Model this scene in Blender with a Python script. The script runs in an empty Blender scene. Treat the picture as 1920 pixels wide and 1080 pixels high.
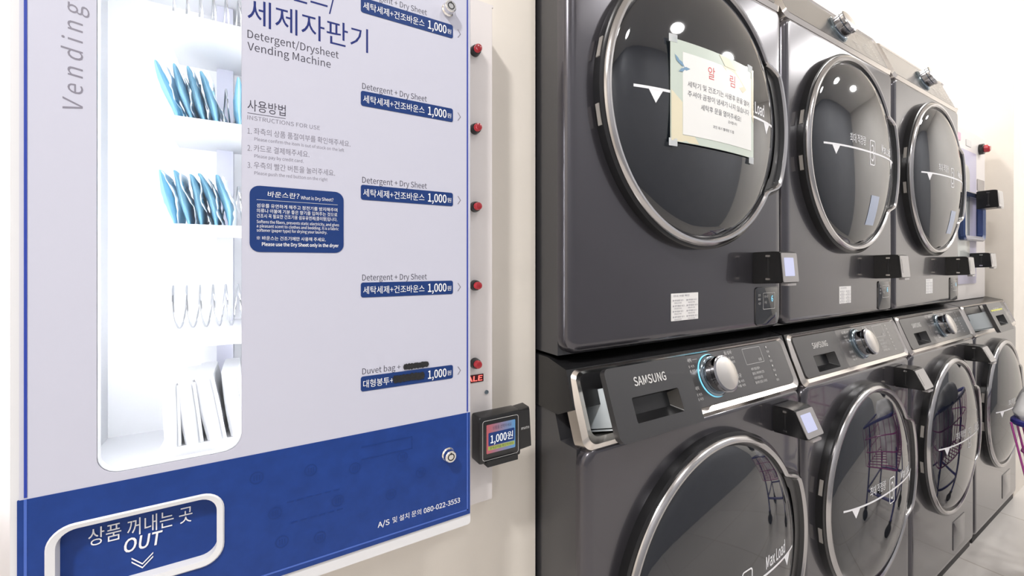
import bpy, bmesh, math, random
from mathutils import Vector, Matrix

# ---------------------------------------------------------------- camera, light, exposure
scene = bpy.context.scene
COL = scene.collection
cam_data = bpy.data.cameras.new('camera')
cam_data.sensor_fit = 'HORIZONTAL'
cam_data.sensor_width = 36.0
cam_data.lens = 15.0
cam_data.shift_y = -45.8 / 1920
cam_data.clip_start = 0.02
cam = bpy.data.objects.new('camera', cam_data)
cam.location = (0, 0, 1.17)
cam.rotation_euler = (math.radians(90), 0, -math.radians(30.896))
COL.objects.link(cam)
scene.camera = cam

scene.view_settings.view_transform = 'Standard'
scene.view_settings.look = 'None'
scene.view_settings.exposure = 0.08
scene.view_settings.gamma = 1.0
scene.view_settings.use_curve_mapping = False
scene.cycles.use_denoising = True
scene.cycles.max_bounces = 10
scene.cycles.sample_clamp_indirect = 6.0

world = bpy.data.worlds.new('world')
scene.world = world
world.use_nodes = True
world.node_tree.nodes['Background'].inputs[0].default_value = (1.0, 0.98, 0.96, 1)
world.node_tree.nodes['Background'].inputs[1].default_value = 0.05

CEIL = 3.05


def lamp(name, x, y, z, power, size, color=(1, 0.95, 0.9), size_y=None, rot=(0, 0, 0)):
    l = bpy.data.lights.new(name, 'AREA')
    l.energy = power
    l.color = color
    if size_y:
        l.shape = 'RECTANGLE'
        l.size, l.size_y = size, size_y
    else:
        l.shape = 'DISK'
        l.size = size
    o = bpy.data.objects.new(name, l)
    o.location = (x, y, z)
    o.rotation_euler = rot
    COL.objects.link(o)
    return o


# ceiling downlights of the laundry room; strong right-end pair added to brighten reflections
WARM = (1.0, 0.98, 0.96)
for lx, ly, lp in ((-1.02, -0.52, 60), (0.75, -1.0, 11), (2.1, -0.85, 11), (3.3, -0.7, 20), (4.25, -0.60, 29)):
    lamp('ceiling_downlight', lx, ly, CEIL - 0.02, lp, 0.24, WARM)
for lx in (0.9, 1.9, 2.9):  # unseen lamps added to brighten the wall behind the machines
    lamp('alcove_fill_lamp', lx, 1.15, CEIL - 0.02, 13, 0.25, WARM)

# ---------------------------------------------------------------- materials


def mat(name, color, rough=0.5, metal=0.0, coat=0.0, emit=None, strength=0.0, ior=1.5, noise=None, bump=0.0,
        coat_rough=0.05, spec=0.5):
    m = bpy.data.materials.new(name)
    m.use_nodes = True
    nt = m.node_tree
    b = nt.nodes['Principled BSDF']
    b.inputs['Base Color'].default_value = (*color, 1)
    b.inputs['Roughness'].default_value = rough
    b.inputs['Metallic'].default_value = metal
    b.inputs['IOR'].default_value = ior
    b.inputs['Coat Weight'].default_value = coat
    b.inputs['Coat Roughness'].default_value = coat_rough
    b.inputs['Specular IOR Level'].default_value = spec
    if emit:
        b.inputs['Emission Color'].default_value = (*emit, 1)
        b.inputs['Emission Strength'].default_value = strength
    if noise:
        scale, amount = noise
        tc = nt.nodes.new('ShaderNodeTexCoord')
        n = nt.nodes.new('ShaderNodeTexNoise')
        n.inputs['Scale'].default_value = scale
        n.inputs['Detail'].default_value = 5
        nt.links.new(tc.outputs['Object'], n.inputs['Vector'])
        r = nt.nodes.new('ShaderNodeValToRGB')
        r.color_ramp.elements[0].position = 0.3
        r.color_ramp.elements[1].position = 0.7
        r.color_ramp.elements[0].color = (*[c * (1 - amount) for c in color], 1)
        r.color_ramp.elements[1].color = (*[min(1, c * (1 + amount)) for c in color], 1)
        nt.links.new(n.outputs['Fac'], r.inputs['Fac'])
        nt.links.new(r.outputs['Color'], b.inputs['Base Color'])
        if bump:
            bp = nt.nodes.new('ShaderNodeBump')
            bp.inputs['Strength'].default_value = bump
            bp.inputs['Distance'].default_value = 0.002
            nt.links.new(n.outputs['Fac'], bp.inputs['Height'])
            nt.links.new(bp.outputs['Normal'], b.inputs['Normal'])
    return m


def glass_mat(name, tint=(1, 1, 1), ior=1.45):
    m = bpy.data.materials.new(name)
    m.use_nodes = True
    nt = m.node_tree
    nt.nodes.clear()
    out = nt.nodes.new('ShaderNodeOutputMaterial')
    mix = nt.nodes.new('ShaderNodeMixShader')
    fr = nt.nodes.new('ShaderNodeFresnel')
    fr.inputs['IOR'].default_value = ior
    tr = nt.nodes.new('ShaderNodeBsdfTransparent')
    tr.inputs[0].default_value = (*tint, 1)
    gl = nt.nodes.new('ShaderNodeBsdfGlossy')
    gl.inputs['Roughness'].default_value = 0.02
    nt.links.new(fr.outputs[0], mix.inputs[0])
    nt.links.new(tr.outputs[0], mix.inputs[1])
    nt.links.new(gl.outputs[0], mix.inputs[2])
    nt.links.new(mix.outputs[0], out.inputs[0])
    return m


M = {
    'wall': mat('cream_painted_wall', (0.82, 0.765, 0.69), 0.6, noise=(9, 0.03), bump=0.03),
    'wall_far': mat('slate_painted_wall', (0.36, 0.375, 0.41), 0.5, noise=(5, 0.04)),
    'ceiling': mat('white_ceiling', (0.86, 0.84, 0.81), 0.8, noise=(4, 0.02)),
    'panel': mat('lilac_white_acrylic_panel', (0.55, 0.555, 0.65), 0.3, noise=(3, 0.01), spec=0.3),
    'white': mat('white_powder_coat', (0.72, 0.72, 0.735), 0.35, noise=(6, 0.01)),
    'strip': mat('warm_white_metal_strip', (0.70, 0.66, 0.65), 0.35, noise=(6, 0.015)),
    'inner_white': mat('white_cabinet_lining', (0.86, 0.87, 0.89), 0.4),
    'blue': mat('royal_blue_print', (0.013, 0.046, 0.225), 0.35, noise=(60, 0.08), spec=0.25),
    'blue_line': mat('blue_line_print', (0.022, 0.05, 0.35), 0.3),
    'blue_pale': mat('pale_blue_line_print', (0.06, 0.13, 0.48), 0.3),
    'blue_emboss': mat('blue_embossed_print', (0.0115, 0.040, 0.195), 0.35, spec=0.25),
    'navy': mat('navy_label_print', (0.014, 0.042, 0.17), 0.3, spec=0.25),
    'navy_text': mat('navy_title_print', (0.018, 0.03, 0.16), 0.35, spec=0.25),
    'text_dark': mat('dark_grey_print', (0.05, 0.045, 0.07), 0.4),
    'text_grey': mat('grey_print', (0.22, 0.21, 0.26), 0.4),
    'text_white': mat('white_print', (0.85, 0.85, 0.88), 0.4),
    'text_silver': mat('silver_print', (0.62, 0.61, 0.60), 0.35),
    'text_red': mat('red_print', (0.62, 0.03, 0.04), 0.4),
    'marker': mat('black_marker_ink', (0.012, 0.012, 0.014), 0.5, noise=(400, 0.5)),
    'chrome': mat('polished_chrome', (0.80, 0.79, 0.78), 0.12, 1.0),
    'trim': mat('satin_champagne_trim', (0.66, 0.62, 0.585), 0.22, 1.0),
    'paint': mat('black_stainless_paint', (0.066, 0.063, 0.074), 0.25, 0.6, 0.6, noise=(900, 0.05)),
    'side_paint': mat('dark_grey_cabinet_paint', (0.05, 0.05, 0.056), 0.3, 0.3, 0.4),
    'panel_dark': mat('dark_brushed_control_panel', (0.10, 0.096, 0.098), 0.33, 0.6, 0.8, coat_rough=0.22),
    'drawer_dark': mat('charcoal_drawer_front', (0.048, 0.047, 0.05), 0.4, 0.4, 0.6, coat_rough=0.28),
    'black': mat('black_plastic', (0.012, 0.012, 0.013), 0.25),
    'black_matte': mat('matte_black_plastic', (0.01, 0.01, 0.011), 0.55),
    'glass_dark': mat('smoked_door_glass', (0.008, 0.010, 0.015), 0.04, 0.0, 0.0, ior=1.75),
    'ring': mat('chrome_door_ring', (0.46, 0.45, 0.455), 0.18, 1.0),
    'silver': mat('silver_knob_face', (0.74, 0.71, 0.68), 0.3, 1.0),
    'knob_ring': mat('dark_chrome_knob_ring', (0.22, 0.27, 0.31), 0.12, 1.0),
    'knob_grip': mat('dark_chrome_knob_grip', (0.34, 0.34, 0.36), 0.12, 1.0),
    'ring_glow': mat('lit_cyan_ring', (0.1, 0.3, 0.4), 0.3, emit=(0.25, 0.75, 1.0), strength=0.8),
    'screen': mat('lit_reader_screen', (0.05, 0.05, 0.06), 0.2, emit=(0.66, 0.68, 0.95), strength=0.8),
    'screen_dim': mat('reader_bezel', (0.30, 0.285, 0.285), 0.18, coat=0.5),
    'red_button': mat('red_button_plastic', (0.42, 0.008, 0.018), 0.25, coat=0.5),
    'led_red': mat('red_led_segments', (0.3, 0, 0), 0.4, emit=(1.0, 0.12, 0.1), strength=2.2),
    'led_back': mat('dark_red_display', (0.06, 0.004, 0.006), 0.2),
    'led_white': mat('white_led_strip', (1, 1, 1), 0.5, emit=(0.95, 0.97, 1.0), strength=22.0),
    'glass': glass_mat('clear_window_glass'),
    'paper': mat('white_paper', (0.82, 0.82, 0.80), 0.35, coat=0.3),
    'paper_green': mat('pale_sage_print', (0.55, 0.62, 0.55), 0.35, coat=0.3),
    'paper_cream': mat('pale_cream_print', (0.74, 0.68, 0.50), 0.35, coat=0.3),
    'paper_blue': mat('steel_blue_print', (0.16, 0.30, 0.45), 0.4),
    'hinge': mat('grey_hinge_cover', (0.30, 0.28, 0.26), 0.3),
    'sticker': mat('white_sticker', (0.80, 0.79, 0.78), 0.4),
    'sticker_blue': mat('pale_blue_sticker', (0.30, 0.36, 0.50), 0.3),
    'bag': mat('white_folded_bag', (0.80, 0.81, 0.83), 0.4, noise=(20, 0.05)),
    'wire_steel': mat('steel_wire', (0.55, 0.56, 0.58), 0.3, 1.0),
    'cart_blue': mat('blue_coated_wire', (0.03, 0.03, 0.22), 0.35, coat=0.3),
    'cart_magenta': mat('magenta_coated_wire', (0.36, 0.03, 0.26), 0.35, coat=0.3),
    'cloth': mat('white_laundry_bag_cloth', (0.90, 0.90, 0.92), 0.8, noise=(14, 0.06), bump=0.4),
    'lavender': mat('lavender_acrylic_panel', (0.42, 0.40, 0.54), 0.3, noise=(3, 0.02)),
    'kiosk_white': mat('beige_white_steel', (0.74, 0.70, 0.68), 0.35),
    'kiosk_glass': mat('pale_grey_window_glass', (0.52, 0.54, 0.52), 0.08),
    'frame_blue': mat('blue_chrome_frame', (0.035, 0.07, 0.20), 0.15, 0.6, 0.6),
    'pink': mat('pink_print', (0.75, 0.42, 0.55), 0.4),
    'yellow': mat('yellow_stripe_print', (0.62, 0.62, 0.08), 0.4),
    'tray': mat('pale_blue_grey_drawer_plastic', (0.60, 0.66, 0.70), 0.35),
}


def floor_mat():
    m = mat('glossy_cream_floor_tile', (0.66, 0.61, 0.56), 0.22, coat=0.3)
    nt = m.node_tree
    b = nt.nodes['Principled BSDF']
    tc = nt.nodes.new('ShaderNodeTexCoord')
    br = nt.nodes.new('ShaderNodeTexBrick')
    br.offset = 0.0
    br.inputs['Color1'].default_value = (0.66, 0.63, 0.60, 1)
    br.inputs['Color2'].default_value = (0.62, 0.59, 0.56, 1)
    br.inputs['Mortar'].default_value = (0.50, 0.46, 0.42, 1)
    br.inputs['Scale'].default_value = 1.0
    br.inputs['Mortar Size'].default_value = 0.004
    br.inputs['Brick Width'].default_value = 0.6
    br.inputs['Row Height'].default_value = 0.6
    nt.links.new(tc.outputs['Object'], br.inputs['Vector'])
    nt.links.new(br.outputs['Color'], b.inputs['Base Color'])
    return m


M['floor'] = floor_mat()


def film_mat(name, color, share):
    """thin film that lets light through"""
    m = mat(name, color, 0.4, noise=(45, 0.15))
    nt = m.node_tree
    b = nt.nodes['Principled BSDF']
    out = nt.nodes['Material Output']
    tr = nt.nodes.new('ShaderNodeBsdfTranslucent')
    tr.inputs[0].default_value = (*color, 1)
    mix = nt.nodes.new('ShaderNodeMixShader')
    mix.inputs[0].default_value = share
    nt.links.new(b.outputs[0], mix.inputs[1])
    nt.links.new(tr.outputs[0], mix.inputs[2])
    nt.links.new(mix.outputs[0], out.inputs[0])
    return m


M['packet'] = film_mat('pale_blue_film_packet', (0.27, 0.53, 0.67), 0.5)
M['packet_clear'] = film_mat('clear_white_film', (0.86, 0.89, 0.92), 0.5)


def price_screen_mat():
    m = mat('colour_price_screen', (0.02, 0.02, 0.02), 0.2)
    nt = m.node_tree
    b = nt.nodes['Principled BSDF']
    tc = nt.nodes.new('ShaderNodeTexCoord')
    sep = nt.nodes.new('ShaderNodeSeparateXYZ')
    mr = nt.nodes.new('ShaderNodeMapRange')
    mr.inputs['From Min'].default_value = 0.013
    mr.inputs['From Max'].default_value = 0.062
    r = nt.nodes.new('ShaderNodeValToRGB')
    r.color_ramp.elements[0].color = (0.55, 0.10, 0.12, 1)
    r.color_ramp.elements[1].color = (0.10, 0.32, 0.62, 1)
    e = r.color_ramp.elements.new(0.45)
    e.color = (0.30, 0.20, 0.30, 1)
    nt.links.new(tc.outputs['Object'], sep.inputs[0])
    nt.links.new(sep.outputs['X'], mr.inputs['Value'])
    nt.links.new(mr.outputs[0], r.inputs['Fac'])
    nt.links.new(r.outputs['Color'], b.inputs['Emission Color'])
    b.inputs['Emission Strength'].default_value = 0.75
    return m


M['price_screen'] = price_screen_mat()

# ---------------------------------------------------------------- mesh helpers


class MB:
    """collects shapes and links them as one mesh object"""

    def __init__(self):
        self.v, self.f = [], []

    def add(self, verts, faces):
        o = len(self.v)
        self.v += [tuple(p) for p in verts]
        self.f += [tuple(i + o for i in f) for f in faces]
        return self

    def box(self, x0, x1, y0, y1, z0, z1):
        return self.add([(x, y, z) for x in (x0, x1) for y in (y0, y1) for z in (z0, z1)],
                        [(0, 1, 3, 2), (4, 6, 7, 5), (0, 4, 5, 1), (2, 3, 7, 6), (0, 2, 6, 4), (1, 5, 7, 3)])

    def rbox(self, x0, x1, y0, y1, z0, z1, b, seg=2):
        bm = bmesh.new()
        bmesh.ops.create_cube(bm, size=1)
        for v in bm.verts:
            v.co = ((x0 + x1) / 2 + v.co.x * (x1 - x0), (y0 + y1) / 2 + v.co.y * (y1 - y0), (z0 + z1) / 2 + v.co.z * (z1 - z0))
        bmesh.ops.bevel(bm, geom=bm.edges[:], offset=b, segments=seg, affect='EDGES', profile=0.5)
        return self.from_bm(bm)

    def from_bm(self, bm):
        bm.verts.index_update()
        self.add([v.co.copy() for v in bm.verts], [[v.index for v in f.verts] for f in bm.faces])
        bm.free()
        return self

    def loft(self, loops, cap0=True, cap1=True, closed=True):
        n = len(loops[0])
        vs = [p for l in loops for p in l]
        fs = []
        for k in range(len(loops) - 1):
            for i in range(n if closed else n - 1):
                j = (i + 1) % n
                fs.append((k * n + i, k * n + j, (k + 1) * n + j, (k + 1) * n + i))
        if cap0:
            fs.append(tuple(range(n))[::-1])
        if cap1:
            fs.append(tuple((len(loops) - 1) * n + i for i in range(n)))
        return self.add(vs, fs)

    def prism_x(self, prof, x0, x1):
        """profile of (y, z) pairs pushed along x"""
        return self.loft([[(x0, y, z) for y, z in prof], [(x1, y, z) for y, z in prof]])

    def tube(self, pts, r, n=8, closed=False):
        pts = [Vector(p) for p in pts]
        loops = []
        up = Vector((0.13, 0.31, 0.94)).normalized()
        m = len(pts)
        for i, p in enumerate(pts):
            a = pts[(i - 1) % m] if (closed or i > 0) else p
            b = pts[(i + 1) % m] if (closed or i < m - 1) else p
            t = (b - a).normalized()
            if abs(t.dot(up)) > 0.95:
                s = t.cross(Vector((1, 0.1, 0))).normalized()
            else:
                s = t.cross(up).normalized()
            w = s.cross(t)
            loops.append([p + (s * math.cos(q) + w * math.sin(q)) * r for q in [2 * math.pi * k / n for k in range(n)]])
        if closed:
            loops.append(loops[0])
            return self.loft(loops, False, False)
        return self.loft(loops)

    def plate(self, outline, y_front, y_back, bevel=0.0):
        """outline of (x, z) pairs as a solid plate facing -y"""
        if bevel:
            c = (sum(p[0] for p in outline) / len(outline), sum(p[1] for p in outline) / len(outline))
            hx = max(abs(p[0] - c[0]) for p in outline)
            hz = max(abs(p[1] - c[1]) for p in outline)
            ins = lambda b: [(c[0] + (p[0] - c[0]) * (1 - b / hx), c[1] + (p[1] - c[1]) * (1 - b / hz)) for p in outline]
            loops = [[(x, y_back, z) for x, z in outline], [(x, y_front + bevel, z) for x, z in outline],
                     [(x, y_front + bevel * 0.3, z) for x, z in ins(bevel * 0.3)],
                     [(x, y_front, z) for x, z in ins(bevel)]]
        else:
            loops = [[(x, y_back, z) for x, z in outline], [(x, y_front, z) for x, z in outline]]
        return self.loft(loops)

    def lathe_y(self, cx, cz, prof, n=48):
        """profile of (radius, y) pairs turned about an axis along y"""
        loops = []
        for r, y in prof:
            r = max(r, 1e-5)
            loops.append([(cx + r * math.cos(2 * math.pi * k / n), y, cz + r * math.sin(2 * math.pi * k / n)) for k in range(n)])
        return self.loft(loops)

    def text(self, s, x0, x1, z0, cap, y, shear=0.0, ref=None, bold=0.0):
        """lettering standing on z0, letters cap high, filling x0..x1"""
        v, f = glyphs(s, bold)
        if not v:
            return self
        lo, hi = min(p[0] for p in v), max(p[0] for p in v)
        base, ch = cap_height(next((q for q in (ref or s) if q.isalnum()), 'H'))
        sx, sz = (x1 - x0) / max(hi - lo, 1e-6), cap / ch
        return self.add([(x0 + (p[0] - lo) * sx + shear * p[1] * sz, y - p[2], z0 + (p[1] - base) * sz) for p in v], f)

    def map(self, fn):
        self.v = [fn(p) for p in self.v]
        return self

    def build(self, name, material, parent=None, loc=None, sharp=35, fix=True):
        me = bpy.data.meshes.new(name)
        me.from_pydata([tuple(p) for p in self.v], [], self.f)
        me.materials.append(material)
        if fix:
            bm = bmesh.new()
            bm.from_mesh(me)
            bmesh.ops.recalc_face_normals(bm, faces=bm.faces[:])
            bm.to_mesh(me)
            bm.free()
        me.polygons.foreach_set('use_smooth', [fix] * len(me.polygons))
        me.set_sharp_from_angle(angle=math.radians(sharp))
        me.update()
        o = bpy.data.objects.new(name, me)
        COL.objects.link(o)
        if parent:
            o.parent = parent
        if loc:
            o.location = loc
        return o


_gl = {}
try:
    SANS = bpy.data.fonts.load(bpy.utils.system_resource('DATAFILES') + '/fonts/Noto Sans CJK Regular.woff2')
except Exception:
    SANS = None


def glyphs(s, bold=0.0):
    key = (s, bold)
    if key not in _gl:
        c = bpy.data.curves.new('lettering_source', 'FONT')
        c.body = s
        c.size = 1.0
        if SANS:
            c.font = SANS
        c.offset = 0.0 if any(ord(q) > 0x1100 for q in s) else min(bold, 0.006)
        c.resolution_u = 3
        o = bpy.data.objects.new('lettering_source', c)
        COL.objects.link(o)
        dg = bpy.context.evaluated_depsgraph_get()
        me = bpy.data.meshes.new_from_object(o.evaluated_get(dg))
        _gl[key] = ([(v.co.x, v.co.y, 0.0) for v in me.vertices], [tuple(p.vertices) for p in me.polygons])
        bpy.data.objects.remove(o)
        bpy.data.curves.remove(c)
        bpy.data.meshes.remove(me)
    return _gl[key]


def cap_height(ch):
    """(lowest point, height) of a capital or of a Korean block"""
    v, f = glyphs('가' if ord(ch) > 0x1100 else 'H')
    lo = min(p[1] for p in v)
    return lo, max(p[1] for p in v) - lo


def rrect(x0, x1, z0, z1, r, n=6):
    pts = []
    rs = r if isinstance(r, (tuple, list)) else (r, r, r, r)   # bl, br, tr, tl
    for (cx, cz, a, q) in ((x0, z0, math.pi, rs[0]), (x1, z0, 1.5 * math.pi, rs[1]), (x1, z1, 0, rs[2]), (x0, z1, 0.5 * math.pi, rs[3])):
        q = max(q, 1e-4)
        ox = cx + (q if cx == x0 else -q)
        oz = cz + (q if cz == z0 else -q)
        for k in range(n + 1):
            t = a + 0.5 * math.pi * k / n
            pts.append((ox + q * math.cos(t), oz + q * math.sin(t)))
    return pts


def holed_plate(outer, holes, y_front, y_back):
    """plate facing -y with holes, outlines as (x, z) pairs"""
    bm = bmesh.new()
    edges = []
    for loop in [outer] + holes:
        vs = [bm.verts.new((x, y_front, z)) for x, z in loop]
        edges += [bm.edges.new((vs[i], vs[(i + 1) % len(vs)])) for i in range(len(vs))]
    bmesh.ops.triangle_fill(bm, use_beauty=True, use_dissolve=False, edges=edges)
    r = bmesh.ops.extrude_face_region(bm, geom=bm.faces[:])
    for g in r['geom']:
        if isinstance(g, bmesh.types.BMVert):
            g.co.y = y_back
    mb = MB()
    bm.verts.index_update()
    return mb.from_bm(bm)


def thing(name, label, cat, loc=(0, 0, 0), group=None, rotz=0.0):
    o = bpy.data.objects.new(name, None)
    o.empty_display_size = 0.05
    o.location = loc
    o.rotation_euler = (0, 0, rotz)
    COL.objects.link(o)
    return tag(o, label, cat, group)


def tag(o, label, cat, group=None):
    o['label'] = label
    o['category'] = cat
    if group:
        o['group'] = group
    return o


def struct(o):
    o['kind'] = 'structure'
    return o


# ---------------------------------------------------------------- the room
WALL_Y = 0.666
AX0, AX1 = 0.4496, 3.262          # alcove that holds the machines
AY = 1.46
mb = MB()
prof = []                         # wall with a recess behind the vending machine and the alcove, seen in plan


def wall_quad(mb, x0, y0, x1, y1, z0=0.0, z1=CEIL):
    mb.add([(x0, y0, z0), (x1, y1, z0), (x1, y1, z1), (x0, y0, z1)], [(0, 1, 2, 3)])


HX0, HX1, HZ0, HZ1 = -0.20, 0.305, 0.815, 1.575
wall_quad(mb, -2.2, WALL_Y, HX0, WALL_Y)
wall_quad(mb, HX1, WALL_Y, AX0, WALL_Y)
wall_quad(mb, HX0, WALL_Y, HX1, WALL_Y, 0, HZ0)
wall_quad(mb, HX0, WALL_Y, HX1, WALL_Y, HZ1, CEIL)
wall_quad(mb, HX0, WALL_Y, HX0, 0.84, HZ0, HZ1)
wall_quad(mb, HX1, WALL_Y, HX1, 0.84, HZ0, HZ1)
wall_quad(mb, HX0, 0.84, HX1, 0.84, HZ0, HZ1)
mb.add([(HX0, WALL_Y, HZ0), (HX1, WALL_Y, HZ0), (HX1, 0.84, HZ0), (HX0, 0.84, HZ0)], [(0, 1, 2, 3)])
mb.add([(HX0, WALL_Y, HZ1), (HX1, WALL_Y, HZ1), (HX1, 0.84, HZ1), (HX0, 0.84, HZ1)], [(0, 1, 2, 3)])
wall_quad(mb, AX0, WALL_Y, AX0, AY)
wall_quad(mb, AX0, AY, AX1, AY)
wall_quad(mb, AX1, AY, AX1, 0.545)
wall_quad(mb, AX1, 0.545, 5.2, 0.545)
struct(mb.build('wall_back', M['wall'], fix=False))
mb = MB()
wall_quad(mb, -2.2, -1.5, -2.2, WALL_Y)
struct(mb.build('wall_left', M['wall'], fix=False))
mb = MB()
wall_quad(mb, 5.2, -1.5, 5.2, 0.545)
struct(mb.build('wall_right', M['ceiling'], fix=False))
mb = MB()
wall_quad(mb, -2.2, -1.5, 5.2, -1.5)
struct(mb.build('wall_front', M['wall_far'], fix=False))
mb = MB()
mb.add([(-2.2, -1.5, 0), (5.2, -1.5, 0), (5.2, 1.5, 0), (-2.2, 1.5, 0)], [(0, 1, 2, 3)])
struct(mb.build('floor', M['floor'], fix=False))
mb = MB()
mb.add([(-2.2, -1.5, CEIL), (5.2, -1.5, CEIL), (5.2, 1.5, CEIL), (-2.2, 1.5, CEIL)], [(0, 1, 2, 3)])
struct(mb.build('ceiling', M['ceiling'], fix=False))

# ---------------------------------------------------------------- laundry machines
BODY_W = 0.69
PITCH = 0.6995
X_LEFT = 0.4536
DOOR_R = 0.287


def tilt_map(y0, z0, deg=20.5):
    c, s = math.cos(math.radians(deg)), math.sin(math.radians(deg))

    def fn(p):
        x, n, v = p
        return (x, y0 + v * s + n * c, z0 + v * c - n * s)
    return fn


def door_outline(th, r=DOOR_R):
    """radius of the door outline: a circle with the handle's bulge on the right"""
    a = abs(math.atan2(math.sin(th), math.cos(th)))
    e0, e1 = math.radians(24), math.radians(35)
    if a <= e0:
        t = 1.0
    elif a >= e1:
        t = 0.0
    else:
        t = (e1 - a) / (e1 - e0)
        t = t * t * (3 - 2 * t)
    return r + 0.037 * t


def dome_y(r):
    """surface of the bulging door glass, relative to the machine's face"""
    q = min(1.0, r / 0.262)
    return -0.021 - 0.036 * (1 - q ** 2.3) ** 0.72


def make_door(parent, cx, cz, dryer, tilt=0.0):
    N = 144
    ths = [2 * math.pi * k / N for k in range(N)]

    def ring_loop(dr, y, fn=door_outline):
        return [(cx + (fn(t) + dr) * math.cos(t), y, cz + (fn(t) + dr) * math.sin(t)) for t in ths]
    rim = MB().loft([ring_loop(-0.05, 0.004), ring_loop(0.0, 0.004), ring_loop(0.001, -0.004), ring_loop(0.001, -0.017),
                     ring_loop(-0.004, -0.0195), ring_loop(-0.05, -0.0185)], False, False)
    door = rim.build('door', M['black'], parent)
    chrome = MB().loft([ring_loop(-0.010, -0.014), ring_loop(-0.0065, -0.0165), ring_loop(-0.0055, -0.0215), ring_loop(-0.008, -0.0265),
                        ring_loop(-0.0125, -0.0290), ring_loop(-0.017, -0.0285), ring_loop(-0.0205, -0.025), ring_loop(-0.021, -0.016)], False, False)
    chrome.build('chrome_ring', M['ring'], door)
    # the dished glass
    loops = []
    for k in range(25):
        r = 0.2685 * (1 - k / 24) + 1e-4
        loops.append([(cx + r * math.cos(t), dome_y(r) + (0.006 if k == 0 else 0), cz + r * math.sin(t)) for t in ths])
    MB().loft(loops, False, True).build('door_glass', M['glass_dark'], door, sharp=60)
    # the handle: the dark dished lip between the glass and the bulge of the ring
    hs = [math.radians(-36 + 72 * k / 60) for k in range(61)]
    loops = []
    for q, dy in ((0.0, 0.0), (0.12, 0.012), (0.35, 0.014), (0.7, 0.006), (1.0, -0.004)):
        lp = []
        for t in hs:
            a, b = 0.2655, door_outline(t) - 0.0195
            r = a + (b - a) * q
            lp.append((cx + r * math.cos(t), -0.0215 + dy, cz + r * math.sin(t)))
        loops.append(lp)
    MB().loft(loops, False, False, closed=False).build('door_handle', M['black'], door, sharp=50)
    for a in (-11, 13):
        t = math.pi - math.radians(a)
        p = MB().box(-0.0015, 0.002, -0.004, 0.004, -0.019, 0.019)
        ca = t - math.pi
        p.map(lambda v: (cx + (DOOR_R + 0.001) * math.cos(t) + v[0] * math.cos(ca) - v[2] * math.sin(ca), -0.010 + v[1],
                         cz + (DOOR_R + 0.001) * math.sin(t) + v[0] * math.sin(ca) + v[2] * math.cos(ca)))
        p.build('hinge_cover', M['hinge'], door)
    # the load marking printed across the glass
    mk = MB()

    def strip(x0, x1, z0, z1, n=1):
        for k in range(n):
            a, b = x0 + (x1 - x0) * k / n, x0 + (x1 - x0) * (k + 1) / n
            mk.add([(a, 0, z0), (b, 0, z0), (b, 0, z1), (a, 0, z1)], [(0, 1, 2, 3)])
    strip(-0.225, 0.225, -0.0025, 0.0025, 40)
    for x in (-0.178, 0.188):
        mk.add([(x - 0.016, 0, -0.002), (x + 0.016, 0, -0.002), (x, 0, -0.026)], [(0, 1, 2)])
    mk.text('최대 적정량', -0.115, -0.028, 0.014, 0.026, 0, bold=0.012)
    mk.text('Max Load', 0.085, 0.175, 0.010, 0.024, 0, bold=0.012)
    # rounded tag with the load symbol in the middle
    o, i = rrect(-0.002, 0.034, -0.036, 0.036, 0.007), rrect(0.001, 0.031, -0.033, 0.033, 0.005)
    n = len(o)
    mk.add([(x, 0, z) for x, z in o + i], [(k, (k + 1) % n, n + (k + 1) % n, n + k) for k in range(n)])
    mk.text('3', 0.0075, 0.0245, -0.024, 0.047, 0)
    mk.map(lambda p: (cx + p[0], dome_y(math.hypot(p[0], p[2])) - 0.0004, cz + p[2]))
    mk.build('load_marking', M['text_white'], door, fix=False)
    return door


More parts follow.
